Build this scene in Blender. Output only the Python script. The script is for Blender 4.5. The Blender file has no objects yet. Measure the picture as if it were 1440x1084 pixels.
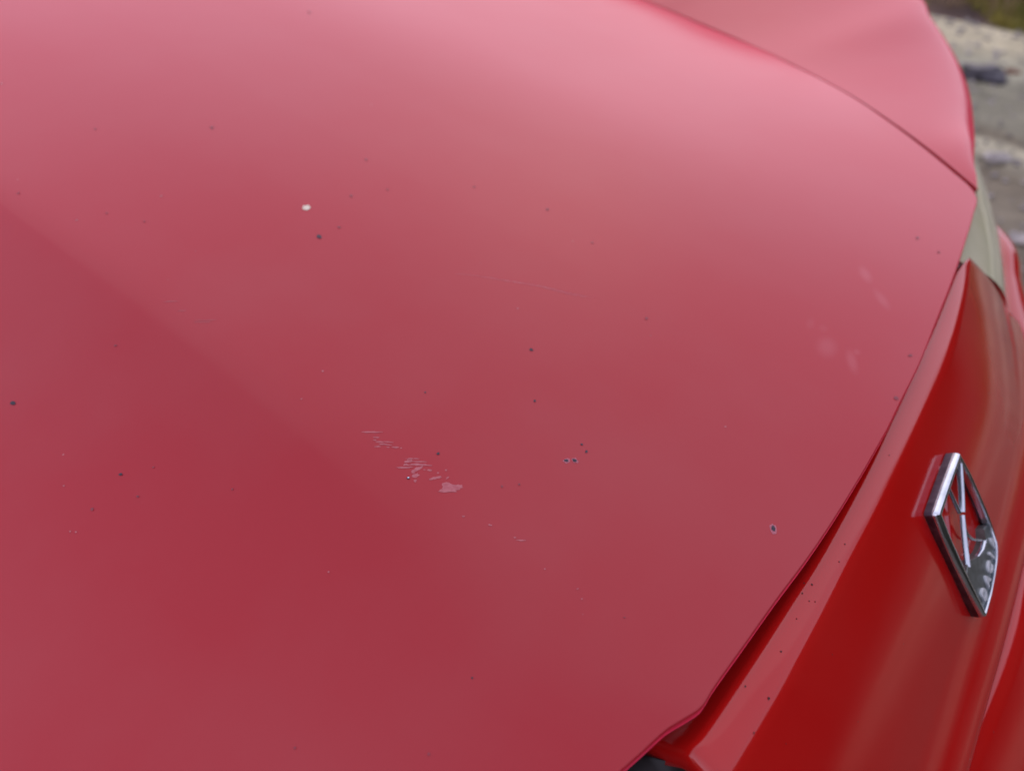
import bpy, bmesh, math, random
from mathutils import Vector, Matrix, noise
random.seed(7)
S = bpy.context.scene
C = S.collection
R = math.radians
# ------------------------------------------------------------------ camera, sky, sun, exposure
CAM = Vector((0.0, 0.0, 1.18))          # metres; +X is the front of the car, ground at z = 0
PITCH, YAW, FPX = R(45), R(38), 1060.0
cam_d = bpy.data.cameras.new('camera'); cam = bpy.data.objects.new('camera', cam_d); C.objects.link(cam)
cam.location = CAM
cam.rotation_euler = (R(90) - PITCH, 0, YAW)
cam_d.sensor_width = 36.0; cam_d.lens = 36.0 * FPX / 1440.0
cam_d.clip_start = 0.01; cam_d.clip_end = 2000
cam_d.dof.use_dof = True; cam_d.dof.focus_distance = 0.425; cam_d.dof.aperture_fstop = 4.6
S.camera = cam

SUN_EL, SUN_AZ = R(34), R(-25)
w = bpy.data.worlds.new('World'); S.world = w; w.use_nodes = True
nt = w.node_tree; nt.nodes.clear()
wo = nt.nodes.new('ShaderNodeOutputWorld'); bg = nt.nodes.new('ShaderNodeBackground')
sky = nt.nodes.new('ShaderNodeTexSky'); sky.sky_type = 'NISHITA'; sky.sun_disc = False
sky.sun_elevation = SUN_EL; sky.sun_rotation = SUN_AZ; sky.dust_density = 3.0; sky.air_density = 1.2
tc = nt.nodes.new('ShaderNodeTexCoord')
cl = nt.nodes.new('ShaderNodeTexNoise'); cl.inputs['Scale'].default_value = 1.6; cl.inputs['Detail'].default_value = 4
cr = nt.nodes.new('ShaderNodeMapRange'); cr.inputs['From Min'].default_value = .3; cr.inputs['From Max'].default_value = .7
cr.inputs['To Min'].default_value = 0.78; cr.inputs['To Max'].default_value = 0.92
mixc = nt.nodes.new('ShaderNodeMix'); mixc.data_type = 'RGBA'
sx = nt.nodes.new('ShaderNodeSeparateXYZ'); nt.links.new(tc.outputs['Generated'], sx.inputs[0])
er = nt.nodes.new('ShaderNodeMapRange'); er.interpolation_type = 'SMOOTHSTEP'; er.inputs['From Min'].default_value = -.05; er.inputs['From Max'].default_value = .85
nt.links.new(sx.outputs['Z'], er.inputs['Value'])
cg = nt.nodes.new('ShaderNodeMix'); cg.data_type = 'RGBA'; cg.inputs['A'].default_value = (16.8, 14.8, 18.6, 1); cg.inputs['B'].default_value = (9.0, 8.3, 10.8, 1)   # overcast cloud in the sky texture's own units: paler haze low down
nt.links.new(er.outputs['Result'], cg.inputs['Factor']); nt.links.new(cg.outputs['Result'], mixc.inputs['B'])
nt.links.new(tc.outputs['Generated'], cl.inputs['Vector']); nt.links.new(cl.outputs['Fac'], cr.inputs['Value'])
nt.links.new(cr.outputs['Result'], mixc.inputs['Factor']); nt.links.new(sky.outputs['Color'], mixc.inputs['A'])
nt.links.new(mixc.outputs['Result'], bg.inputs['Color']); bg.inputs['Strength'].default_value = 0.10
nt.links.new(bg.outputs[0], wo.inputs[0])
sl = bpy.data.lights.new('sun', 'SUN'); sl.energy = 0.42; sl.angle = R(105); sl.color = (1, .955, .95)
so = bpy.data.objects.new('sun', sl); C.objects.link(so)
# Nishita: rotation 0 = sun towards +Y, growing clockwise seen from above
sd = Vector((math.sin(SUN_AZ) * math.cos(SUN_EL), math.cos(SUN_AZ) * math.cos(SUN_EL), math.sin(SUN_EL)))
so.rotation_euler = sd.to_track_quat('Z', 'Y').to_euler()
S.view_settings.view_transform = 'Standard'; S.view_settings.look = 'None'
S.view_settings.exposure = 0.10; S.view_settings.gamma = 1
S.render.engine = 'CYCLES'
S.render.resolution_x = 1024; S.render.resolution_y = 770

# ------------------------------------------------------------------ helpers
FW = Vector((-math.sin(YAW) * math.cos(PITCH), math.cos(YAW) * math.cos(PITCH), -math.sin(PITCH)))
RT = Vector((math.cos(YAW), math.sin(YAW), 0)); UP = RT.cross(FW)
def ray(px, py): return FW * FPX + RT * (px - 720) - UP * (py - 542)
def at(px, py, drop):                    # photograph pixel + metres below the camera -> point in the scene
    d = ray(px, py); return CAM + d * (-drop / d.z)
def on_plane(px, py, p0, n):
    d = ray(px, py); return CAM + d * ((p0 - CAM).dot(n) / d.dot(n))
def sstep(a, b, x):
    t = min(1, max(0, (x - a) / (b - a))); return t * t * (3 - 2 * t)
def tag(o, label=None, cat=None, group=None, kind=None):
    if label: o['label'] = label
    if cat: o['category'] = cat
    if group: o['group'] = group
    if kind: o['kind'] = kind
    return o
def empty(name, loc=(0, 0, 0)):
    o = bpy.data.objects.new(name, None); C.objects.link(o); o.location = loc; return o
def mesh(name, verts, faces, mat, parent=None, smooth=True):
    me = bpy.data.meshes.new(name); me.from_pydata([tuple(v) for v in verts], [], faces)
    bm = bmesh.new(); bm.from_mesh(me); bmesh.ops.remove_doubles(bm, verts=bm.verts, dist=1e-6)
    bmesh.ops.recalc_face_normals(bm, faces=bm.faces); bm.to_mesh(me); bm.free()
    me.materials.append(mat)
    if smooth:
        for p in me.polygons: p.use_smooth = True
    o = bpy.data.objects.new(name, me); C.objects.link(o)
    if parent: o.parent = parent; o.matrix_parent_inverse = Matrix.Translation(-parent.location)
    return o
def grid(name, rows, mat, parent=None):
    n = len(rows[0]); v = [p for r in rows for p in r]; f = []
    for i in range(len(rows) - 1):
        for j in range(n - 1):
            a = i * n + j; f.append((a, a + 1, a + n + 1, a + n))
    return mesh(name, v, f, mat, parent)
def spline(pts, n):                      # Catmull-Rom through points, n samples, uniform by chord length
    P = [Vector(p) for p in pts]
    P = [P[0] * 2 - P[1]] + P + [P[-1] * 2 - P[-2]]
    L = [0]
    for i in range(1, len(P) - 2): L.append(L[-1] + (P[i + 1] - P[i]).length)
    out = []
    for k in range(n):
        s = L[-1] * k / (n - 1); i = 0
        while i < len(L) - 2 and s > L[i + 1]: i += 1
        t = (s - L[i]) / max(1e-9, L[i + 1] - L[i]); a, b, c, d = P[i:i + 4]
        out.append(0.5 * ((2 * b) + (c - a) * t + (2 * a - 5 * b + 4 * c - d) * t * t + (3 * b - a - 3 * c + d) * t ** 3))
    return out
def interp(tab, x):                      # smooth monotone-ish interpolation in a table of (x, y)
    if x <= tab[0][0]: return tab[0][1] + (x - tab[0][0]) * (tab[1][1] - tab[0][1]) / (tab[1][0] - tab[0][0])
    if x >= tab[-1][0]: return tab[-1][1] + (x - tab[-1][0]) * (tab[-1][1] - tab[-2][1]) / (tab[-1][0] - tab[-2][0])
    n = len(tab)
    for i in range(n - 1):
        if x <= tab[i + 1][0]: break
    def sl_(j):
        if j == 0: return (tab[1][1] - tab[0][1]) / (tab[1][0] - tab[0][0])
        if j == n - 1: return (tab[-1][1] - tab[-2][1]) / (tab[-1][0] - tab[-2][0])
        a = (tab[j][1] - tab[j - 1][1]) / (tab[j][0] - tab[j - 1][0]); b = (tab[j + 1][1] - tab[j][1]) / (tab[j + 1][0] - tab[j][0])
        return 0.5 * (a + b) if a * b > 0 else 0
    h = tab[i + 1][0] - tab[i][0]; t = (x - tab[i][0]) / h
    return ((2*t**3 - 3*t*t + 1) * tab[i][1] + (t**3 - 2*t*t + t) * h * sl_(i) + (-2*t**3 + 3*t*t) * tab[i+1][1] + (t**3 - t*t) * h * sl_(i+1))

# ------------------------------------------------------------------ materials
def mat(name, col, rough=.5, metal=0, ior=1.5, coat=0, spec=.5, trans=0):
    m = bpy.data.materials.new(name); m.use_nodes = True; b = m.node_tree.nodes['Principled BSDF']
    b.inputs['Base Color'].default_value = (*col, 1); b.inputs['Roughness'].default_value = rough
    b.inputs['Metallic'].default_value = metal; b.inputs['IOR'].default_value = ior
    b.inputs['Coat Weight'].default_value = coat; b.inputs['Specular IOR Level'].default_value = spec
    b.inputs['Transmission Weight'].default_value = trans
    return m
def N(m, t, **k):
    n = m.node_tree.nodes.new(t)
    for a, v in k.items():
        if hasattr(n, a): setattr(n, a, v)
        else: n.inputs[a].default_value = v
    return n
def Lk(m, a, b): m.node_tree.links.new(a, b)
def noise_col(m, scale, c1, c2, lo=.35, hi=.65, detail=6, bump=0, bdist=.002):
    tcn = N(m, 'ShaderNodeTexCoord'); nn = N(m, 'ShaderNodeTexNoise'); nn.inputs['Scale'].default_value = scale; nn.inputs['Detail'].default_value = detail
    rp = N(m, 'ShaderNodeValToRGB'); e = rp.color_ramp.elements; e[0].position = lo; e[1].position = hi
    e[0].color = (*c1, 1); e[1].color = (*c2, 1)
    Lk(m, tcn.outputs['Object'], nn.inputs['Vector']); Lk(m, nn.outputs['Fac'], rp.inputs['Fac'])
    b = m.node_tree.nodes['Principled BSDF']; Lk(m, rp.outputs['Color'], b.inputs['Base Color'])
    if bump:
        bp = N(m, 'ShaderNodeBump'); bp.inputs['Strength'].default_value = bump; bp.inputs['Distance'].default_value = bdist
        Lk(m, nn.outputs['Fac'], bp.inputs['Height']); Lk(m, bp.outputs[0], b.inputs['Normal'])
    return rp

def paint(name, col, rough, rough_var, haze, speck):
    """car paint: red base, dirt film, very fine wipe streaks in the gloss, tiny dust specks"""
    m = mat(name, col, rough); b = m.node_tree.nodes['Principled BSDF']
    t = N(m, 'ShaderNodeTexCoord')
    # large soft dirt film
    n1 = N(m, 'ShaderNodeTexNoise'); n1.inputs['Scale'].default_value = 6; n1.inputs['Detail'].default_value = 5
    Lk(m, t.outputs['Object'], n1.inputs['Vector'])
    r1 = N(m, 'ShaderNodeMapRange'); r1.inputs['From Min'].default_value = .35; r1.inputs['From Max'].default_value = .75; r1.inputs['To Max'].default_value = haze
    Lk(m, n1.outputs['Fac'], r1.inputs['Value'])
    mx = N(m, 'ShaderNodeMix', data_type='RGBA'); mx.inputs['A'].default_value = (*col, 1); mx.inputs['B'].default_value = (.36, .20, .19, 1)
    Lk(m, r1.outputs[0], mx.inputs['Factor'])
    # fine dust specks
    n2 = N(m, 'ShaderNodeTexVoronoi'); n2.inputs['Scale'].default_value = 90
    Lk(m, t.outputs['Object'], n2.inputs['Vector'])
    r2 = N(m, 'ShaderNodeMapRange'); r2.inputs['From Min'].default_value = .035; r2.inputs['From Max'].default_value = .075; r2.inputs['To Min'].default_value = 1; r2.inputs['To Max'].default_value = 0
    Lk(m, n2.outputs['Distance'], r2.inputs['Value'])
    sepc = N(m, 'ShaderNodeSeparateColor'); Lk(m, n2.outputs['Color'], sepc.inputs[0])
    g = N(m, 'ShaderNodeMath', operation='LESS_THAN'); g.inputs[1].default_value = speck; Lk(m, sepc.outputs[0], g.inputs[0])
    mu = N(m, 'ShaderNodeMath', operation='MULTIPLY'); Lk(m, r2.outputs[0], mu.inputs[0]); Lk(m, g.outputs[0], mu.inputs[1])
    mu2 = N(m, 'ShaderNodeMath', operation='MULTIPLY'); mu2.inputs[1].default_value = .6; Lk(m, mu.outputs[0], mu2.inputs[0])
    dk = N(m, 'ShaderNodeMix', data_type='RGBA'); dk.inputs['A'].default_value = (.10, .02, .03, 1); dk.inputs['B'].default_value = (.5, .25, .25, 1)
    Lk(m, sepc.outputs[1], dk.inputs['Factor'])
    m2 = N(m, 'ShaderNodeMix', data_type='RGBA'); Lk(m, mu2.outputs[0], m2.inputs['Factor']); Lk(m, mx.outputs['Result'], m2.inputs['A']); Lk(m, dk.outputs['Result'], m2.inputs['B'])
    Lk(m, m2.outputs['Result'], b.inputs['Base Color'])
    # wipe streaks in the gloss
    mp = N(m, 'ShaderNodeMapping'); mp.inputs['Scale'].default_value = (25, 260, 60); mp.inputs['Rotation'].default_value = (0, 0, R(38))
    Lk(m, t.outputs['Object'], mp.inputs['Vector'])
    n3 = N(m, 'ShaderNodeTexNoise'); n3.inputs['Scale'].default_value = 1; n3.inputs['Detail'].default_value = 3; Lk(m, mp.outputs[0], n3.inputs['Vector'])
    r3 = N(m, 'ShaderNodeMapRange'); r3.inputs['To Min'].default_value = max(0.02, rough - rough_var); r3.inputs['To Max'].default_value = rough + rough_var
    Lk(m, n3.outputs['Fac'], r3.inputs['Value']); Lk(m, r3.outputs[0], b.inputs['Roughness'])
    return m, mx, b
hood_sheen = (1.0, .5, (1, .06, .13))
RED = (.46, .005, .004)
M = {}
M['hood'], hood_mix, hood_b = paint('faded_red_paint', (.335, .006, .013), .17, .05, .10, .02)
# the panel below keeps its clear coat
hood_b.inputs['Sheen Weight'].default_value = hood_sheen[0]; hood_b.inputs['Sheen Roughness'].default_value = hood_sheen[1]; hood_b.inputs['Sheen Tint'].default_value = (*hood_sheen[2], 1)
M['red'], _, red_b = paint('glossy_red_paint', RED, .12, .03, .03, .05)
red_b.inputs['Coat Weight'].default_value = .35; red_b.inputs['Coat Roughness'].default_value = .14
M['dark'] = mat('black_plastic', (.006, .005, .005), .45)
noise_col(M['dark'], 60, (.004, .003, .003), (.012, .009, .009))
M['chrome'] = mat('badge_chrome', (.62, .65, .70), .16, 1)
noise_col(M['chrome'], 60, (.50, .56, .62), (.66, .73, .80), .3, .6)
M['plate'] = mat('badge_plate', (.22, .25, .25), .42, .6)
noise_col(M['plate'], 220, (.13, .15, .14), (.20, .23, .22), .3, .7)
M['letters'] = mat('polished_letters', (.8, .85, .88), .5, .6); noise_col(M['letters'], 200, (.7, .76, .8), (.85, .9, .93))
M['lens'] = mat('headlight_glass', (.60, .66, .42), .07, 0, 1.5, .0, .5, .12)
noise_col(M['lens'], 14, (.66, .69, .44), (.76, .78, .54))
M['chip_dark'] = mat('bare_primer_spot', (.025, .02, .035), .6); noise_col(M['chip_dark'], 900, (.01, .01, .02), (.06, .04, .06))
M['grime'] = mat('road_grime', (.05, .012, .012), .8); noise_col(M['grime'], 900, (.03, .008, .008), (.08, .02, .02))
M['chip_rim'] = mat('broken_paint_rim', (.45, .14, .18), .5); noise_col(M['chip_rim'], 900, (.36, .07, .10), (.46, .15, .19))
M['chip_pale'] = mat('pale_fleck', (.70, .60, .45), .6); noise_col(M['chip_pale'], 500, (.5, .38, .28), (.8, .75, .6))
M['chip_faint'] = mat('shallow_chip', (.2, .02, .035), .5); noise_col(M['chip_faint'], 900, (.19, .022, .036), (.27, .035, .05))
M['scuff'] = mat('clearcoat_scuff', (.40, .085, .13), .5); noise_col(M['scuff'], 500, (.36, .06, .075), (.44, .12, .135), .3, .6)
M['grit_pale'] = mat('pale_bluish_grit', (.7, .85, .95), .2)
noise_col(M['grit_pale'], 500, (.6, .75, .9), (.9, .95, 1))

# ------------------------------------------------------------------ the car: bonnet surface
YC = 0.39                                 # centre line of the car
def H(x, y):
    s = -x; d = abs(y - YC)
    z = .817 + .115 * s - .018 * s * s
    z -= .0035 * math.exp(-max(s, -.02) / .05)                         # front edge rolls over
    z -= .085 * (y - YC) ** 2
    fade = .22 + .78 * sstep(.0, .5, s)
    q = d - .217 - .030 * max(0, s)
    wv = .014 + .12 * sstep(YC - .12, YC + .12, y)                                      # softness of the swage crease
    soft = .5 * (q + math.sqrt(q * q + wv * wv))
    tail = .5 * ((q - .09) + math.sqrt((q - .09) ** 2 + .09 ** 2))
    z -= fade * (.46 * soft - .29 * tail) * (1 - .55 * sstep(YC - .1, YC + .1, y))
    return z
def hit(px, py, lift=0.0):
    d = ray(px, py); t = -.36 / d.z
    for _ in range(60):
        p = CAM + d * t; e_ = p.z - H(p.x, p.y) - lift; t += e_ / -d.z * .85
        if abs(e_) < 2e-6: break
    return CAM + d * t
def Hn(x, y):
    e = 1e-3; return Vector((-(H(x + e, y) - H(x - e, y)) / (2 * e), -(H(x, y + e) - H(x, y - e)) / (2 * e), 1)).normalized()

edge_px = [(866, 1084), (900, 1054), (937, 1021), (960, 1007), (984, 991), (1000, 966), (1045, 903), (1090, 840), (1132, 784), (1165, 736), (1210, 664), (1240, 612),
           (1265, 562), (1290, 512), (1315, 450), (1338, 392), (1357, 335), (1367, 300), (1371, 275)]
seam_px = [(1362, 262), (1340, 243), (1300, 210), (1250, 172), (1190, 132), (1120, 95), (1040, 58), (960, 24), (890, -5)]
F = []
for p in edge_px + seam_px:
    h = hit(*p); F.append((h.y, h.x))
F.sort()
y_last, x_last = F[-1]
far = F[:] + [(y_last + .05, x_last - .28), (y_last + .09, x_last - .62)]
near_y = F[0][0]
def FX(y):                               # front boundary of the bonnet as x(y)
    if y < near_y - .002:
        # near corner: the far one mirrored, eased on to the visible edge
        t = near_y - y
        return F[0][1] - .35 * t - 1.3 * t * t - 6 * max(0, t - .25) ** 2
    return interp(far, y)
YMIN, YMAX = -.30, far[-1][0]
ys = []
y = YMIN
while y < YMAX:
    ys.append(y); y += .004 if (y > .05 and y < .8) else .006
for a, _ in F: ys.append(a)
ys = sorted(ys)
XB = -1.32
def edge_n(y):                           # plan normal of the edge
    e = .002; dx = (FX(y + e) - FX(y - e)) / (2 * e); v = Vector((1, -dx, 0)); return v.normalized()
rows = []
us = [i / 60 for i in range(61)]
for y in ys:
    fx = FX(y); r = []
    n = edge_n(y)
    for u in us:
        x = XB + (fx - XB) * (1 - (1 - u) ** 1.6)
        if XB > fx: x = fx
        r.append(Vector((x, y, H(x, y))))
    base = r[-1].copy()
    rr = .0015
    for k in range(1, 7):
        a = R(15 * k); r.append(base + n * (rr * math.sin(a)) - Vector((0, 0, rr * (1 - math.cos(a)))))
    q = r[-1].copy(); r.append(q - Vector((0, 0, .006))); r.append(q - Vector((0, 0, .0075)) - n * .0015); r.append(q - Vector((0, 0, .0075)) - n * .03)
    r.append(q - Vector((0, 0, .02)) - n * .05)
    rows.append(r)
car = empty('parked_car', (-1.0, YC, 0))
tag(car, 'red car seen over its faded bonnet, front at right, with chrome badge on the nose', 'car')
hood = grid('bonnet', rows, M['hood'], car)

# smudges of dried wax/dust on the bonnet (marks of their own, a pale film), put in the material at their places
m = M['hood']; t = N(m, 'ShaderNodeTexCoord'); acc = None
for px, py, rx, ry, ang, a in [(1217, 386, .0060, .009, 25, .16), (1240, 421, .0055, .010, 35, .13), (1163, 488, .009, .010, 0, .12), (1198, 508, .005, .010, 20, .13),
                               (1158, 462, .004, .004, 0, .05), (1205, 495, .003, .003, 0, .10), (1140, 455, .004, .006, 0, .05)]:
    h = hit(px, py); mp = N(m, 'ShaderNodeMapping', vector_type='TEXTURE')
    rx *= .75; ry *= .75
    mp.inputs['Location'].default_value = h; mp.inputs['Scale'].default_value = (rx, ry * 1.4, .05); mp.inputs['Rotation'].default_value = (0, 0, R(ang + 10))
    Lk(m, t.outputs['Object'], mp.inputs['Vector'])
    ln = N(m, 'ShaderNodeVectorMath', operation='LENGTH'); Lk(m, mp.outputs[0], ln.inputs[0])
    mr = N(m, 'ShaderNodeMapRange', interpolation_type='SMOOTHSTEP'); mr.inputs['From Min'].default_value = .2; mr.inputs['From Max'].default_value = 1.5
    mr.inputs['To Min'].default_value = a * .7; mr.inputs['To Max'].default_value = 0; Lk(m, ln.outputs['Value'], mr.inputs['Value'])
    if acc is None: acc = mr.outputs[0]
    else:
        ad = N(m, 'ShaderNodeMath', operation='ADD'); Lk(m, acc, ad.inputs[0]); Lk(m, mr.outputs[0], ad.inputs[1]); acc = ad.outputs[0]
src = hood_b.inputs['Base Color'].links[0].from_socket
mm = N(m, 'ShaderNodeMix', data_type='RGBA'); mm.inputs['B'].default_value = (.75, .42, .45, 1)
Lk(m, acc, mm.inputs['Factor']); Lk(m, src, mm.inputs['A']); Lk(m, mm.outputs['Result'], hood_b.inputs['Base Color'])

# marks on the bonnet as thin patches of their own
def mark(name, px, py, wpx, hpx, material, lift=.00012, ang=0, rag=.25, n=14, parent=None):
    pts = []; c = hit(px, py); r0 = random.random() * 50
    for k in range(n):
        a = 2 * math.pi * k / n; s = 1 + rag * (noise.noise(Vector((math.cos(a) * 1.7 + r0, math.sin(a) * 1.7, r0))) * 2)
        ex, ey = wpx * .5 * s * math.cos(a), hpx * .5 * s * math.sin(a)
        ca, sa = math.cos(R(ang)), math.sin(R(ang))
        p = hit(px + ex * ca - ey * sa, py + ex * sa + ey * ca)
        pts.append(p + Hn(p.x, p.y) * lift)
    c = c + Hn(c.x, c.y) * (lift + .00005)
    o = mesh(name, [c] + pts, [(0, 1 + k, 1 + (k + 1) % n) for k in range(n)], material, parent or car)
    return o
def chip(px, py, w_, h_, kind='chip_dark', rim=False, ang=0):
    if rim: mark('chip_rim', px + .6, py + .3, w_ * 1.65, h_ * 1.8, M['chip_rim'], .00010, ang)
    mark('paint_chip', px, py, w_, h_, M[kind], .00030, ang)
for a in [(431, 293, 11, 7, 'chip_pale'), (449, 333, 8, 5, 'chip_dark', False, 30), (477, 320, 4, 3, 'chip_faint'), (494, 276, 4, 3, 'chip_faint'), (298, 180, 6, 4, 'chip_faint'),
          (18, 567, 7, 5), (170, 667, 6, 3.4), (216, 657, 3, 2.4, 'chip_faint'), (327, 688, 3, 3, 'chip_faint'), (747, 492, 5, 3.6, 'chip_dark', False, 20), (752, 564, 3.4, 3.2), (616, 638, 3.6, 3.4),
          (818, 625, 3.4, 2.4), (824.5, 635, 3.6, 3.6), (796.5, 647.7, 6, 3.8, 'chip_dark', True), (808, 647.5, 6, 3.8, 'chip_dark', True, 25), (1087, 743, 5.5, 8, 'chip_dark', True, -20),
          (909, 448, 4, 3.4, 'chip_faint'), (664, 953, 3, 3, 'chip_dark'), (415, 1051, 4, 3, 'chip_faint'), (603, 1060, 4, 5, 'chip_faint'), (130, 716, 5, 4, 'chip_faint'), (194, 698, 4, 3, 'chip_faint'),
          (598, 552, 2.4, 2.2, 'chip_dark'), (770, 295, 4, 3, 'chip_faint'), (163, 486, 4, 3, 'chip_faint'), (515, 225, 3.5, 2.6, 'chip_faint'), (150, 300, 3, 2, 'chip_faint'), (203, 312, 3, 2, 'chip_faint'),
          (26, 272, 4, 2.4, 'chip_faint'), (134, 182, 3, 2, 'chip_faint'), (435, 18, 4, 3, 'chip_faint'), (1290, 335, 5, 4, 'chip_faint'), (1280, 500, 6, 4, 'chip_faint'), (1260, 560, 6, 5, 'chip_faint'),
          (833, 342, 3, 2.4, 'chip_faint'), (706, 684, 3, 3, 'chip_faint'), (730, 681, 3, 3, 'chip_faint'), (1320, 355, 4, 3, 'chip_faint'), (667, 263, 3, 2.2, 'chip_faint'), (878, 868, 3, 2, 'chip_faint'), (545, 267, 2.6, 2, 'chip_faint')]:
    chip(*a)
for px, py in [(454, 522), (424, 561), (462, 804), (688, 738), (728, 434), (107, 748), (90, 683), (1020, 600), (812, 828), (99, 747), (652, 726), (766, 800), (227, 276), (108, 310), (2, 118), (818, 842)]:
    mark('dust_fleck', px, py, 3, 2.4, M['scuff'], .0002)
mark('grit_grain', 574, 672.5, 4.4, 3.2, M['chip_dark'], .0003); mark('grit_grain', 574.5, 672, 2.6, 1.8, M['grit_pale'], .0006)  # dark grain with a smaller pale bluish spot on top
# scuffed clear coat along the crease: ragged islands
for px, py, w_, h_, an in [(524, 607.5, 28, 1.8, 0), (529, 615, 7, 2, 0), (527, 619, 5, 1.6, 0), (534, 621.5, 14, 2, 5), (546, 621.6, 14, 1.6, 3), (541, 625, 20, 1.6, 4), (531, 628, 8, 2, 0), (556, 629, 10, 2.2, 2), (546, 629, 4, 1.6, 0), (564, 630, 3, 1.4, 0),
                           (576, 645.2, 12, 2, 0), (584, 645, 9, 1.8, 0), (575, 648.5, 14, 3.5, -10), (589, 649, 20, 1.8, 3), (571, 653.5, 8, 2.4, 0), (588, 653.2, 26, 3.4, 2), (602, 654.3, 12, 1.6, 2),
                           (570, 657.3, 20, 2.2, -1), (588, 659, 17, 5, -22), (604, 661, 7, 3, 0), (597, 660.5, 4, 1.4, 0), (585, 668.5, 10, 5, -15), (581, 664.5, 5, 1.8, 0), (584, 676, 3.6, 3.4, 0),
                           (610, 672.5, 11, 4, -14), (617, 671, 9, 4, -5), (616, 665, 3, 2.4, 0), (627, 661, 3, 2.4, 0), (629, 672, 5, 2.4, -40),
                           (630, 682, 20, 7, 0), (629, 689.5, 26, 6.5, -2), (641, 685, 21, 6, 2), (632, 686, 22, 9, 0), (646, 683.5, 12, 4, 0),
                           (724, 755.5, 4, 2, 0), (733, 759.6, 13, 1.8, 2), (690, 738.5, 4, 2.4, 0), (652, 726, 4, 2, 0), (240, 424, 20, .7, -3), (256, 437, 12, .7, -4), (288, 450.5, 34, .7, -2), (285, 453, 24, .6, -2)]:
    mark('scuff_mark', px, py, w_, h_, M['scuff'], .00010 + random.random() * .00006, an, .33, 18)
def strip(name, pts, wpx, material, lift=.00012):
    P = [hit(*p) for p in pts]; v = []; f = []
    for i, p in enumerate(P):
        q = hit(pts[i][0], pts[i][1] + wpx * (1 - abs(2 * i / (len(P) - 1) - 1)) + .15); k = Hn(p.x, p.y) * lift
        v += [p + k, q + k]
        if i: f.append((2 * i - 2, 2 * i - 1, 2 * i + 1, 2 * i))
    return mesh(name, v, f, material, car)
M['scratch'] = mat('fine_scratch', (.5, .12, .16), .3); noise_col(M['scratch'], 300, (.42, .06, .09), (.6, .2, .24))
strip('scratch', [(640, 385), (655, 386), (672, 388), (690, 391), (706, 393.5), (722, 396), (740, 399), (758, 402), (775, 406), (795, 411), (815, 415), (835, 419)], .45, M['scratch'])
strip('scratch', [(760, 403), (780, 408), (800, 413), (815, 416), (826, 418)], .35, M['scratch'], .0001)

# ------------------------------------------------------------------ nose panel between the headlights
# rows of the pressing from under the bonnet edge (A) over the ledge (B, C) down the face (D) to its foot (E)
def row(pts): return [at(*p) for p in pts]
Brow = row([(1342, 388, .380), (1314, 456, .380), (1291, 508, .379), (1254, 588, .379), (1217, 668, .379), (1156, 782, .379), (1118, 842, .379), (1062, 931, .379), (1007, 1014, .380), (979, 1052, .381)])
Crow = row([(1363, 362, .381), (1354, 421, .382), (1333, 499, .383), (1298, 580, .383), (1245, 694, .383), (1193, 794, .383), (1165, 848, .383), (1118, 936, .383), (1080, 1002, .384), (1040, 1068, .385), (1020, 1100, .387)])
Erow = row([(1421, 452, .5), (1440, 520, .5), (1452, 610, .5), (1440, 700, .5), (1418, 792, .5), (1389, 900, .5), (1365, 980, .5), (1338, 1073, .5), (1305, 1180, .5), (1265, 1300, .5)])
NP = 90
B_, C_, E_ = spline(Brow, NP), spline(Crow, NP), spline(Erow, NP)
rows = []
for k in range(NP):
    b, c, e = B_[k], C_[k], E_[k]
    hx = min(FX(b.y), b.x) - .03
    a1 = Vector((b.x - .012, b.y, b.z - .013)); a0 = Vector((b.x - .045, b.y, b.z - .028))
    r = [a0, a1, b + Vector((-.004, 0, -.0022)), b, b + (c - b) * .12 + Vector((0, 0, .0006)), b.lerp(c, .35) + Vector((0, 0, .0010)), b.lerp(c, .7) + Vector((0, 0, .0008)), b.lerp(c, .9)+ Vector((0, 0, .0003)), c]
    # face: convex then a slight flare at the foot
    for t in (.04, .09, .16, .25, .35, .45, .55, .65, .74, .82, .89, .94, .975, 1):
        p = c.lerp(e, t)
        bul = .0055 * math.sin(math.pi * t)
        flare = .010 * sstep(.78, 1, t)
        nn = Vector((.72, 0, .69))
        r.append(p + nn * bul + Vector((flare, 0, 0)) * (1 if t < 1 else 1))
    q = r[-1].copy(); r.append(q + Vector((.001, 0, -.004))); r.append(q + Vector((-.02, 0, -.012)))
    rows.append(r)
# near end of the pressing folds down
r = rows[-1]
fold = [p + Vector((-.001, -.004, -.003)) for p in r]; fold2 = [p + Vector((.002, -.006, -.014)) for p in r]; fold3 = [p + Vector((.004, .01, -.05)) for p in r]
rows += [fold, fold2, fold3]
r = rows[0]
rows = [[p + Vector((-.02, -.002, -.05)) for p in r], [p + Vector((-.001, .003, -.004)) for p in r]] + rows
panel = grid('nose_panel', rows, M['red'], car)

# dark engine-bay rail under the bonnet edge and behind the lamps
v = []; f = []
rail = []
for y in [YMIN + .1 + i * .02 for i in range(48)]:
    fx = min(FX(y), .0)
    rail.append([Vector((fx - .30, y, .74)), Vector((fx - .06, y, .755)), Vector((fx - .02, y, .735)), Vector((fx - .01, y, .64))])
grid('slam_panel', rail, M['dark'], car)

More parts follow.
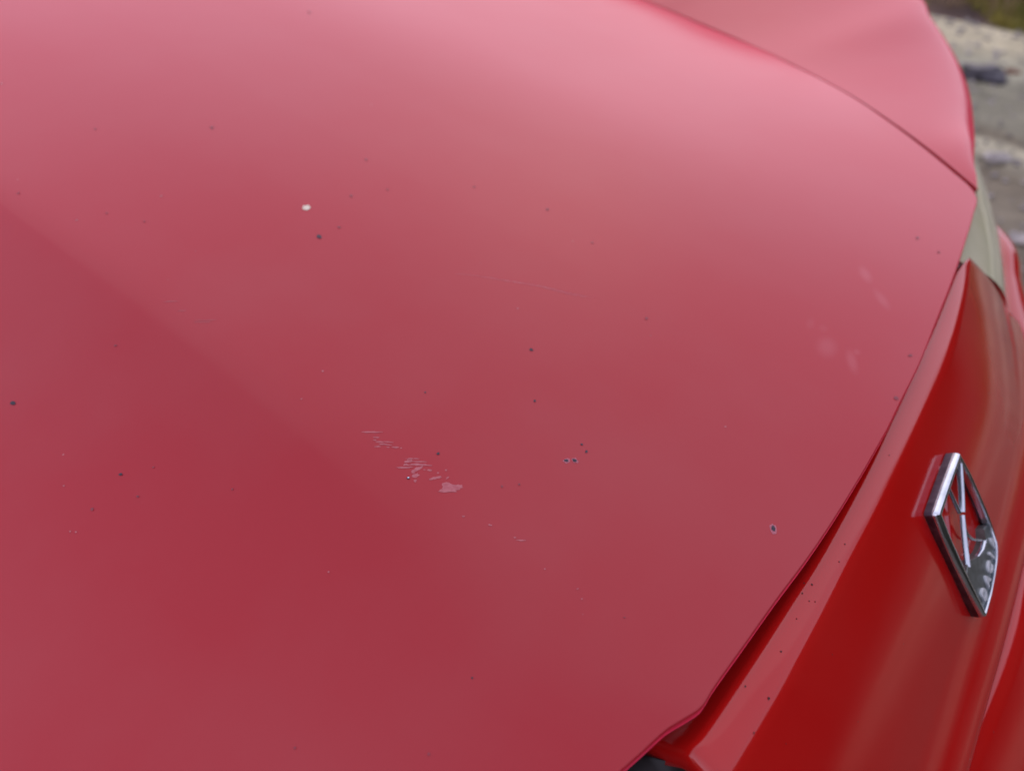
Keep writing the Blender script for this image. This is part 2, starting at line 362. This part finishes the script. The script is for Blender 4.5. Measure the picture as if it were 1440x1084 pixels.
# dirt specks and a chip or two on the pressing
def panel_hit(px, py):
    d = ray(px, py).normalized(); ok, l, n_, _ = panel.ray_cast(CAM - panel.matrix_world.translation, d)
    return (l + panel.matrix_world.translation, n_ if n_.z > 0 else -n_) if ok else (None, None)
bpy.context.view_layer.update()
for px, py, sz in [(1131, 820, 3.5), (1142, 822, 4), (1128, 834, 3), (1098, 916, 4), (1081, 982, 4.5), (1138, 845, 2.5), (1146, 846, 2.5), (1120, 870, 2.5), (1180, 790, 3), (1048, 965, 3), (1206, 1014, 2.5), (1170, 920, 2.5), (1105, 1045, 2.5),
                   (1250, 640, 3), (1188, 765, 3), (1390, 553, 4), (1270, 905, 2.5), (1060, 1030, 3)]:
    c_, n_ = panel_hit(px, py)
    if c_ is None: continue
    u_ = n_.orthogonal().normalized(); w_ = n_.cross(u_); rad = sz * .30 / 1060 * .47; pts = []
    for k in range(9):
        a_ = k * 2 * math.pi / 9; q_ = rad * random.uniform(.6, 1.3); pts.append(c_ + n_ * .00025 + u_ * math.cos(a_) * q_ + w_ * math.sin(a_) * q_ * 1.3)
    mesh('dirt_speck', [c_ + n_ * .0003] + pts, [(0, 1 + k, 1 + (k + 1) % 9) for k in range(9)], M['grime'], car)

# ------------------------------------------------------------------ far wing (fender)
def mir(p): return Vector((p.x, 2 * YC - p.y, p.z))
seam = [hit(*p) for p in [(1367, 266)] + seam_px[1:]]
seam += [Vector((a[1], a[0], H(a[1], a[0]))) for a in far[-2:]]
O = [at(1362, 250, .39), at(1364, 200, .41), at(1360, 150, .412), at(1348, 110, .408), at(1331, 75, .402), at(1306, 36, .392), at(1281, 0, .387)]
O += [Vector((-.42, 1.335, .80)), Vector((-.75, 1.35, .815)), Vector((-1.0, 1.35, .83)), Vector((-1.32, 1.35, .85))]
NS = 70
Ss = spline(seam, NS); Os = spline(O, NS)
def wing_rows(fn=lambda p: p):
    rows = []
    for k in range(NS):
        s, o = Ss[k].copy(), Os[k].copy(); o.y += .004
        tg = (Ss[min(k + 1, NS - 1)] - Ss[max(k - 1, 0)]).normalized(); nrm = Vector((-tg.y, tg.x, 0)).normalized()
        if nrm.y < 0: nrm = -nrm
        g = .0016 + .0045 * (1 - sstep(0, .22, k / NS))
        s = s + nrm * g - Vector((0, 0, .0006))
        d = (o - s).length
        sl = (o - s); sl.z = 0; sl.normalize(); sl.z = -.045
        if d < .08: sl = (o - s).normalized() * .6 + sl * .4
        hroll = min(.028, d * .3); kk = (s.z - o.z - hroll) / d
        r = [s + Vector((0, 0, -.03)) + nrm * .002, s - Vector((0, 0, .004)), s - Vector((0, 0, .0016)) + nrm * .0004, s - Vector((0, 0, .0005)) + nrm * .0014]
        for u in (.004, .012, .03, .06, .1):
            q_ = s.lerp(o, u); q_.z = s.z - kk * d * u - .0004 * u; r.append(q_)
        for i in range(1, 37):
            th_ = math.pi / 2 * (i / 36); u = math.sin(th_) ** (2 / 3.2); c_ = math.cos(th_) ** (2 / 3.2) if i < 36 else 0
            q_ = s.lerp(o, u); q_.z = s.z - kk * d * u - hroll * (1 - c_); r.append(q_)
        r.append(o + Vector((.0, .004, -.04))); r.append(o + Vector((0, .004, -.14))); r.append(o + Vector((0, -.005, -.35)))
        rows.append([fn(p) for p in r])
    return rows
grid('wing', wing_rows(), M['hood'], car)
grid('wing', wing_rows(mir), M['hood'], car)

# ------------------------------------------------------------------ headlights and bumper
LL = [at(1360, 190, .48), at(1366, 214, .49), at(1377, 236, .50), at(1391, 275, .50), at(1404, 325, .50), at(1413, 380, .50), at(1421, 447, .5)]
LU = [Vector((-.125, .90, .785)), Vector((-.105, .87, .79)), Vector((-.09, .83, .795)), Vector((-.075, .79, .797)), Vector((-.055, .75, .799)), Vector((-.04, .71, .80)), Vector((-.028, .665, .795))]
def lens(fn):
    a, b = spline(LU, 40), spline(LL, 40); rows = []
    for i in range(40):
        r = []
        for k in range(14):
            t = k / 13; p = a[i].lerp(b[i], t); p = p + Vector((.55, .45, .7)).normalized() * (.012 * math.sin(math.pi * t))
            r.append(fn(p + Vector((0, 0, -.002))))
        rows.append(r)
    return rows
for fn in (lambda p: p, mir):
    hl = grid('headlight', lens(fn), M['lens'], car)
    b = spline(LL, 40); a = spline(LU, 40)
    pe = [r_.lerp(q_, .0) for r_, q_ in ((C_[0], C_[0]), (C_[0].lerp(E_[0], .5), E_[0]), (E_[0], E_[0]))] if fn(Vector((0, 1, 0))).y == 1 else [C_[-1], C_[-1].lerp(E_[-1], .5), E_[-1]]
    le = [fn(a[-1]), fn(a[-1].lerp(b[-1], .5)), fn(b[-1])]; bk = Vector((-.022, 0, -.014))
    if fn is mir: grid('lamp_surround', [[p.lerp(q, t_) + bk * (1 + math.sin(t_ * math.pi)) for t_ in (0, .15, .35, .5, .65, .85, 1)] for p, q in zip([pe[0] + Vector((-.03, 0, -.03))] + pe + [pe[2] + Vector((.01, 0, -.06))], [le[0] + Vector((-.03, 0, -.03))] + le + [le[2] + Vector((.01, 0, -.06))])], M['dark'], car)
    0 and grid('headlight_seal', [[fn(p + Vector((.001, .001, -.002))), fn(p + Vector((.004, .003, -.004))), fn(p + Vector((.001, .0, -.010)))] for p in b], M['dark'], car)
    bowl = [[fn(a[i] + Vector((-.03, -.03, 0))), fn(a[i].lerp(b[i], .5) + Vector((-.07, -.06, 0))), fn(b[i] + Vector((-.04, -.03, 0)))] for i in range(40)]
    grid('headlight_bowl', bowl, M['chrome'], car)

half = [Vector((-.27, 1.23, .50)), Vector((-.17, 1.17, .55)), Vector((-.11, 1.12, .60)), Vector((-.07, 1.06, .645))] + [p + Vector((.002, .002, -.006)) for p in LL[4:]] + [p + Vector((.012, 0, -.006)) for p in Erow[1:6]]
nearh = [mir(p) for p in reversed(half) if p.y > YC + .1]
top = half + nearh
T_ = spline(top, 160)
outs = [at(1385, 250, .55), at(1405, 285, .55), at(1424, 320, .55), at(1441, 356, .55)]
rows = []
for k in range(160):
    p = T_[k]; tg = (T_[min(k + 1, 159)] - T_[max(k - 1, 0)]).normalized(); n = Vector((-tg.y, tg.x, 0)).normalized()
    if n.dot(Vector((p.x + .6, p.y - YC, 0))) < 0: n = -n
    zz = Vector((0, 0, 1)); z = zz; q_ = abs(p.y - YC) + YC; n = n * (1.2 - .6 * sstep(.70, .90, q_) - .5 * sstep(.92, 1.08, q_))
    st = 1 - sstep(.55, .78, q_); Zd = lambda a: zz * (a * st)
    rows.append([p - n * .03 - z * .01, p, p + n * .004 + z * .001 - Zd(.002), p + n * .012 + z * .001 - Zd(.010), p + n * .022 - z * .001 - Zd(.018), p + n * .032 - z * .006 - Zd(.024), p + n * .041 - z * .014 - Zd(.026), p + n * .048 - z * .026 - Zd(.024), p + n * .053 - z * .042, p + n * .057 - z * .07,
                 p + n * .06 - z * .11, p + n * .06 - z * .18, p + n * .05 - z * .26, p + n * .03 - z * .33])
grid('bumper', rows, M['red'], car)

# ------------------------------------------------------------------ badge
phi = R(47); bn = Vector((math.cos(phi), .0, math.sin(phi))); BP = at(1355, 745, .422)
bpy.context.view_layer.update()
ok_, loc_, nor_, _ = panel.ray_cast(CAM - panel.matrix_world.translation, ray(1352, 745).normalized())
loc_ = loc_ + panel.matrix_world.translation; print('PANEL AT BADGE', loc_, nor_, 'gap', (BP - loc_).dot(bn), 'drop', 1.18 - loc_.z)
bn = nor_ if nor_.z > 0 else -nor_; BP = loc_ + bn * .0078
bdg = 'badge'
def bp(px, py, off=0.0): return on_plane(px, py, BP, bn) + bn * off
def prism(name, outline, off0, off1, material, parent, bevel=.0006, grow=0.0, smooth=False, hole=None):
    """outline: list of pixels on the badge plane, counter-clockwise; extruded along the badge normal"""
    T = [bp(*p) for p in outline]; c = sum(T, Vector()) / len(T)
    v = [p + bn * off0 + (p - c).normalized() * grow for p in T] + [p + bn * (off1 - bevel) for p in T] + [p + bn * off1 - (p - c).normalized() * bevel for p in T]
    n = len(T); f = []
    for L in range(2):
        for k in range(n): f.append((L * n + k, L * n + (k + 1) % n, (L + 1) * n + (k + 1) % n, (L + 1) * n + k))
    f.append(tuple(range(2 * n, 3 * n)))
    return mesh(name, v, f, material, parent, smooth)
outer = [(1320, 722), (1335, 678), (1350, 636), (1366, 666), (1380, 698), (1390, 722), (1397, 742), (1403, 765), (1403, 785), (1400, 808), (1395, 835), (1387, 868), (1371, 837), (1352, 798), (1334, 758)]
def inset_path(path, wl):
    T = [bp(*p) for p in path]; n = len(T); out = []
    c = sum(T, Vector()) / n
    for k in range(n):
        a = (T[k] - T[k - 1]).normalized(); b = (T[(k + 1) % n] - T[k]).normalized()
        na = bn.cross(a); nb = bn.cross(b)
        if na.dot(c - T[k]) < 0: na = -na
        if nb.dot(c - T[k]) < 0: nb = -nb
        m_ = (na + nb).normalized(); out.append(T[k] + m_ * wl[k] / max(.6, m_.dot(na)))
    return T, out
wl = [.0046, .0042, .0034, .0026, .0024, .0022, .0018, .0012, .0010, .0010, .0012, .0022, .0036, .0042, .0045]
dens, dwl = [], []
for k in range(len(outer)):
    a_, b_ = outer[k], outer[(k + 1) % len(outer)]; wa, wb = wl[k], wl[(k + 1) % len(outer)]
    for t_ in ((0, .12, .5, .88) if k in (0, 1, 2, 10, 11, 14) else (0, .5)):
        dens.append((a_[0] + (b_[0] - a_[0]) * t_, a_[1] + (b_[1] - a_[1]) * t_)); dwl.append(wa + (wb - wa) * t_)
T, I = inset_path(dens, dwl)
cc = sum(T, Vector()) / len(T); n = len(T)
frame = []
HB = -.0090
for k in range(n):
    o = (T[k] - cc).normalized(); i_ = I[k]
    frame.append([T[k] + bn * HB + o * .0008, T[k] + bn * -.0034 + o * .0010, T[k] + o * .0004 + bn * -.0016, T[k].lerp(i_, .18) + bn * .0002, T[k].lerp(i_, .7) + bn * .0003, i_ + bn * -.0006, i_ + bn * -.0052])
v = [p for r in frame for p in r]; f = []; q = 7
for k in range(n):
    for j in range(q - 1): f.append((k * q + j, k * q + j + 1, ((k + 1) % n) * q + j + 1, ((k + 1) % n) * q + j))
badge = mesh('badge', v, f, M['chrome'], car, True)
M['side_reflection'] = mat('grimy_side_dark_reflection', (.13, .14, .19), .3, 1); noise_col(M['side_reflection'], 160, (.09, .095, .13), (.16, .17, .22), .35, .65)
badge.data.materials.append(M['side_reflection'])
for p_ in badge.data.polygons:                 # outer side walls: dark reflection painted into the colour, plus mottled grime
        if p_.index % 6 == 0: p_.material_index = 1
md = badge.modifiers.new('b', 'SUBSURF'); md.levels = 1; md.render_levels = 2
badge['label'] = 'open shield-shaped chrome badge with letters along its foot'
for e in badge.data.edges: pass
prism('badge_plate', [(1367, 790), (1374, 786), (1381, 782), (1387, 773), (1391, 761), (1389, 744), (1393, 738), (1398, 745), (1402, 768), (1402, 785), (1399, 808), (1394, 835), (1388, 858), (1375, 836), (1364, 812)], HB, -.0022, M['plate'], badge)
def bar(name, pts, w0, w1, off1, off0=-.0045, parent=badge):
    P = [bp(*p) for p in pts]; P = spline(P, max(len(P) * 4, 8)); rows = []
    for k, p in enumerate(P):
        tg = (P[min(k + 1, len(P) - 1)] - P[max(k - 1, 0)]).normalized(); s = bn.cross(tg); wd = (w0 + (w1 - w0) * k / (len(P) - 1)) * .5
        rows.append([p - s * wd * 1.1 + bn * off0, p - s * wd + bn * (off1 - .0008), p - s * wd * .5 + bn * off1, p + s * wd * .5 + bn * off1, p + s * wd + bn * (off1 - .0008), p + s * wd * 1.1 + bn * off0])
    return grid(name, rows, M['chrome'], parent)
bar('badge_bar', [(1355, 648), (1358, 690), (1359, 720)], .0020, .0020, -.0008)
bar('badge_bar', [(1359.5, 724), (1363, 758), (1368, 797)], .0020, .0024, -.0012)
bar('badge_bar', [(1340, 684), (1348, 702), (1357, 721)], .0014, .0020, -.0022)
bar('badge_bar', [(1363, 738), (1369, 751), (1377, 758), (1388, 759)], .0014, .0016, -.0028)
bar('badge_bar', [(1392, 760), (1388, 773), (1381, 783)], .0024, .0014, -.0018)
# raised letters, running up the edge of the shield
path = [(1387, 852), (1393, 831), (1397, 812), (1400, 795), (1401.5, 775)]
for k, ch in enumerate('DACIA'):
    cu = bpy.data.curves.new('letter', 'FONT'); cu.body = ch; cu.size = 1; cu.extrude = .12; cu.bevel_depth = .02; cu.offset = .035
    tmp = bpy.data.objects.new('letter', cu); C.objects.link(tmp)
    bpy.context.view_layer.update()
    me = bpy.data.meshes.new_from_object(tmp.evaluated_get(bpy.context.evaluated_depsgraph_get()))
    bpy.data.objects.remove(tmp)
    p = bp(*path[k]); q_ = bp(*path[min(k + 1, 4)]) if k < 4 else p + (p - bp(*path[3]))
    ux = (q_ - p); step = ux.length; ux.normalize(); uy = bn.cross(ux)
    if uy.dot(bp(1370, 800) - p) < 0: uy = -uy
    xs = [v_.co.x for v_ in me.vertices]; wdt = max(xs) - min(xs); x0 = min(xs)
    sx = min(.0105, step * .84 / wdt) if ch != 'I' else .0085; hgt = .0098
    for v_ in me.vertices:
        co = v_.co.copy(); x = (co.x - x0) * sx + (step * .5 - wdt * sx * .5)
        v_.co = p + ux * x + uy * (co.y * hgt + .0012) + bn * (-.0016 + co.z * .007)
    me.materials.clear(); me.materials.append(M['letters'])
    o = bpy.data.objects.new('letter', me); C.objects.link(o); o.parent = badge

# ------------------------------------------------------------------ ground, road, verge
def sheet(name, x0, x1, y0, y1, z, nx, ny, material, amp=0, sc=1):
    rows = []
    for j in range(ny + 1):
        y = y0 + (y1 - y0) * j / ny
        rows.append([Vector((x0 + (x1 - x0) * i / nx, y, z + (amp * noise.noise(Vector(((x0 + (x1 - x0) * i / nx) * sc, y * sc, 3))) if amp else 0))) for i in range(nx + 1)])
    return grid(name, rows, material)
M['soil'] = mat('leaf_litter_soil', (.09, .06, .045), .95); noise_col(M['soil'], 7, (.045, .03, .025), (.13, .09, .065), bump=.6, bdist=.03)
sheet('ground', -400, 400, -400, 400, -.02, 8, 8, M['soil']); tag(bpy.data.objects['ground'], kind='structure')
g = M['gravel'] = mat('worn_gravel_road', (.3, .29, .27), .9)
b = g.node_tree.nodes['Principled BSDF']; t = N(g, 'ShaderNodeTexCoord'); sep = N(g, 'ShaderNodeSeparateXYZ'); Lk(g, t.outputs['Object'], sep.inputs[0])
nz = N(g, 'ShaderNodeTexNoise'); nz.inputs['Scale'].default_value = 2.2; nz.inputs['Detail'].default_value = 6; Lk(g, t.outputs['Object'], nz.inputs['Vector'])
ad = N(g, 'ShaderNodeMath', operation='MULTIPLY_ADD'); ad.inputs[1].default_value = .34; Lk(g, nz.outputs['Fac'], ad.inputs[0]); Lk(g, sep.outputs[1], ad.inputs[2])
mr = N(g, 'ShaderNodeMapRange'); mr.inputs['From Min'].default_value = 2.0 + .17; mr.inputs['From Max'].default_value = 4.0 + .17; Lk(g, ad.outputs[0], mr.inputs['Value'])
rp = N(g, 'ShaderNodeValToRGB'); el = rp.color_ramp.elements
stops = [(0, (.10, .09, .075)), (.16, (.22, .195, .16)), (.26, (.18, .155, .12)), (.33, (.42, .40, .33)), (.39, (.44, .42, .34)), (.415, (.19, .165, .125)), (.46, (.22, .215, .175)), (.62, (.24, .235, .19)), (.70, (.34, .34, .28)), (.82, (.54, .50, .38)), (1, (.56, .52, .42))]  # darkest first stop paints the car's shade into the road beside it
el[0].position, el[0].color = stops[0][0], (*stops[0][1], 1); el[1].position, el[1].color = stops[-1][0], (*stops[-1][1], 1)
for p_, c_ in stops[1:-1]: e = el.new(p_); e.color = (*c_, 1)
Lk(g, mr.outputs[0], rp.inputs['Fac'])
n5 = N(g, 'ShaderNodeTexNoise'); n5.inputs['Scale'].default_value = 9; n5.inputs['Detail'].default_value = 8; n5.inputs['Roughness'].default_value = .7; Lk(g, t.outputs['Object'], n5.inputs['Vector'])
r5 = N(g, 'ShaderNodeMapRange'); r5.inputs['From Min'].default_value = .3; r5.inputs['From Max'].default_value = .7; r5.inputs['To Min'].default_value = .62; r5.inputs['To Max'].default_value = 1.3; Lk(g, n5.outputs['Fac'], r5.inputs['Value'])
hs = N(g, 'ShaderNodeMix', data_type='RGBA', blend_type='MULTIPLY'); hs.inputs['Factor'].default_value = 1; hs.inputs['B'].default_value = (1.0, 1.0, .84, 1); Lk(g, rp.outputs['Color'], hs.inputs['A'])
mx = N(g, 'ShaderNodeMix', data_type='RGBA', blend_type='MULTIPLY'); mx.inputs['Factor'].default_value = 1; Lk(g, hs.outputs['Result'], mx.inputs['A']); Lk(g, r5.outputs[0], mx.inputs['B'])
Lk(g, mx.outputs['Result'], b.inputs['Base Color'])
bpn = N(g, 'ShaderNodeBump'); bpn.inputs['Strength'].default_value = .6; bpn.inputs['Distance'].default_value = .015; Lk(g, n5.outputs['Fac'], bpn.inputs['Height']); Lk(g, bpn.outputs[0], b.inputs['Normal'])
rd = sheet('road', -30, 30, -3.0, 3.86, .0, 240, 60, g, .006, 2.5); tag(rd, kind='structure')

M['pebble'] = mat('pebble', (.3, .29, .27), .85); noise_col(M['pebble'], 3, (.16, .15, .14), (.5, .48, .44))
bm = bmesh.new()
for k in range(2600):
    x, y = random.uniform(-1.6, 2.2), random.uniform(1.9, 3.9)
    s = random.uniform(.004, .013) * (1.8 if random.random() < .05 else 1)
    r = bmesh.ops.create_icosphere(bm, subdivisions=1, radius=s, matrix=Matrix.Translation((x, y, s * .3)) @ Matrix.Rotation(random.random() * 6, 4, 'Z') @ Matrix.Diagonal((1, random.uniform(.6, 1), random.uniform(.4, .8), 1)))
me = bpy.data.meshes.new('gravel_chips'); bm.to_mesh(me); bm.free(); me.materials.append(M['pebble'])
o = bpy.data.objects.new('gravel_chips', me); C.objects.link(o); tag(o, 'loose gravel chips scattered over the worn road beyond the car', 'gravel', kind='stuff')

def rock(name, cx, cy, sx, sy, sz, material, rot=0, seed=0):
    bm = bmesh.new(); bmesh.ops.create_icosphere(bm, subdivisions=3, radius=1)
    for v in bm.verts:
        n_ = 1 + .35 * noise.noise(v.co * 1.3 + Vector((seed, 0, 0))) + .12 * noise.noise(v.co * 4 + Vector((seed, 0, 0)))
        v.co = Vector((v.co.x * sx, v.co.y * sy, max(v.co.z, -.35) * sz)) * n_
    me = bpy.data.meshes.new(name); bm.to_mesh(me); bm.free(); me.materials.append(material)
    o = bpy.data.objects.new(name, me); C.objects.link(o); o.location = (cx, cy, sz * .3); o.rotation_euler.z = rot; return o
M['stone'] = mat('wet_dark_stone', (.04, .038, .045), .35); noise_col(M['stone'], 18, (.012, .010, .012), (.07, .07, .085), .4, .62)
p = at(1383, 106, 1.17)
tag(rock('stone', p.x, p.y, .085, .05, .035, M['stone'], .1, 3), 'dark wet flat stone lying on the road beyond the wing', 'stone')
M['leaf'] = mat('brown_leaf', (.20, .11, .06), .7); noise_col(M['leaf'], 30, (.13, .07, .04), (.26, .15, .09))
p = at(1424, 99, 1.17)
lf = rock('dead_leaf', p.x, p.y, .03, .02, .012, M['leaf'], .5, 9); tag(lf, 'small brown dead leaf on the road beside the dark stone', 'leaf')
M['pale'] = mat('pale_stone', (.4, .39, .36), .85); noise_col(M['pale'], 25, (.25, .24, .22), (.5, .48, .44), bump=.5)
for i, (px, py, s, lab) in enumerate([(1437, 335, .035, 'small pale stone on the road next to the bumper corner'), (1405, 222, .045, 'flat pale stone in the light strip of road behind the headlight')]):
    p = at(px, py, 1.17); tag(rock('stone', p.x, p.y, s, s * .7, s * .4, M['pale'], i, 20 + i), lab, 'stone')

# verge: grass, straw and the bank behind
bank = []
for j in range(40):
    y = 3.80 + j * .12
    bank.append([Vector((x, y + .05 * noise.noise(Vector((x * 2, 0, 5))), -.015 + .035 * sstep(3.8, 4.1, y) + .05 * max(0, y - 4.2) + .03 * noise.noise(Vector((x * 1.5, y * 1.5, 1))))) for x in [-12 + i * .2 for i in range(121)]])
M['bank'] = mat('brown_bank_litter', (.10, .07, .05), .95); noise_col(M['bank'], 5, (.045, .03, .025), (.15, .10, .075), .35, .65, bump=.8, bdist=.03)
tag(grid('verge', bank, M['bank']), kind='structure')
def blades(name, n, x0, x1, y0, y1, hmin, hmax, material, seed, lean=.5):
    rnd = random.Random(seed); v = []; f = []
    for k in range(n):
        x = rnd.uniform(x0, x1); y = y0 + (y1 - y0) * rnd.random() ** 1.5
        if noise.noise(Vector((x * 2.3, y * 2.3, seed))) < -.12: continue
        z = .0 + .035 * sstep(3.8, 4.1, y) + .05 * max(0, y - 4.2) - .01
        h = rnd.uniform(hmin, hmax); a = rnd.random() * 6.283; wd = rnd.uniform(.0015, .004); l = rnd.uniform(0, lean) * h * 1.4; b_ = rnd.random() * 6.283
        dx, dy = math.cos(a) * wd, math.sin(a) * wd; lx, ly = math.cos(b_) * l, math.sin(b_) * l
        i = len(v); v += [(x - dx, y - dy, z), (x + dx, y + dy, z), (x + dx * .8 + lx * .35, y + dy * .8 + ly * .35, z + h * .6), (x - dx * .8 + lx * .35, y - dy * .8 + ly * .35, z + h * .6), (x + lx, y + ly, z + h)]
        f += [(i, i + 1, i + 2, i + 3), (i + 3, i + 2, i + 4)]
    me = bpy.data.meshes.new(name); me.from_pydata(v, [], f); me.materials.append(material)
    o = bpy.data.objects.new(name, me); C.objects.link(o); return o
M['grass'] = mat('verge_grass', (.12, .14, .03), .7); noise_col(M['grass'], 2.5, (.12, .17, .02), (.30, .26, .05))
M['straw'] = mat('dry_straw', (.34, .25, .13), .8); noise_col(M['straw'], 4, (.22, .16, .08), (.45, .34, .18))
tag(blades('grass', 26000, -3, 3, 3.86, 4.35, .015, .06, M['grass'], 1), 'short green and yellow grass along the edge of the road', 'grass', kind='stuff')
tag(blades('dry_grass', 9000, -3, 3, 3.95, 5.6, .05, .18, M['straw'], 2, .9), 'dry straw-coloured grass lying on the brown bank', 'grass', kind='stuff')
# wood beyond the verge, plus an added front arc of trees, mirrored in the paint
M['wood'] = mat('dark_wood', (.04, .045, .03), .9); noise_col(M['wood'], 1.2, (.02, .018, .014), (.06, .065, .035))
rnd = random.Random(5); v = []; f = []
def limb(p, q, r0, r1):
    d = (q - p).normalized(); a = d.orthogonal().normalized(); b_ = d.cross(a); i = len(v)
    for c_, r_ in ((p, r0), (q, r1)):
        for k in range(5): v.append(c_ + (a * math.cos(k * 1.2566) + b_ * math.sin(k * 1.2566)) * r_)
    for k in range(5): f.append((i + k, i + (k + 1) % 5, i + 5 + (k + 1) % 5, i + 5 + k))
for k in range(260):
    x = rnd.uniform(-60, 30); y = 26 + rnd.random() * 8; h = rnd.uniform(1.4, 2.8)
    if k % 4: a_ = rnd.uniform(-1.1, 1.05); x = math.cos(a_) * (10 + rnd.random() * 8); y = 2 + math.sin(a_) * (11 + rnd.random() * 8); h = rnd.uniform(5, 8)  # taller front arc, added unseen to keep bright sky out of the nose reflections
    b0 = Vector((x, y, 0)); t_ = Vector((x + rnd.uniform(-.4, .4), y, h))
    limb(b0, t_, .12, .04)
    cw = 1.5 if k % 4 else .8; i0 = len(v)  # solid crown core, added to close the light gaps between leaves
    for a in range(7):
        for b_ in range(9):
            th_, ph_ = math.pi * a / 6, 2 * math.pi * b_ / 9; q_ = 1 + rnd.uniform(-.22, .22)
            v.append(Vector((x + cw * q_ * math.sin(th_) * math.cos(ph_), y + cw * q_ * math.sin(th_) * math.sin(ph_), h * .46 + h * .48 * math.cos(th_) * q_)))
    for a in range(6):
        for b_ in range(9): f.append((i0 + a * 9 + b_, i0 + a * 9 + (b_ + 1) % 9, i0 + (a + 1) * 9 + (b_ + 1) % 9, i0 + (a + 1) * 9 + b_))
    for j in range(7):
        s = b0.lerp(t_, rnd.uniform(.3, .95)); e = s + Vector((rnd.uniform(-1, 1), rnd.uniform(-1, 1), rnd.uniform(.2, 1))); limb(s, e, .04, .012)
        for l in range(44 if k % 4 else 24):
            c_ = e + Vector((rnd.gauss(0, .55), rnd.gauss(0, .55), rnd.gauss(-.1, .5))); c_.z = max(.1, c_.z); i = len(v)
            a = Vector((rnd.uniform(-1, 1), rnd.uniform(-1, 1), rnd.uniform(-1, 1))) * .26; b_ = Vector((rnd.uniform(-1, 1), rnd.uniform(-1, 1), rnd.uniform(-1, 1))) * .17
            v += [c_ - a, c_ + b_, c_ + a]; f.append((i, i + 1, i + 2))
me = bpy.data.meshes.new('far_wood'); me.from_pydata([tuple(p) for p in v], [], f); me.materials.append(M['wood'])
o = bpy.data.objects.new('far_wood', me); C.objects.link(o); tag(o, 'dark wood beyond the verge with an added front arc of trees, seen only mirrored in the red paint', 'wood', kind='stuff')
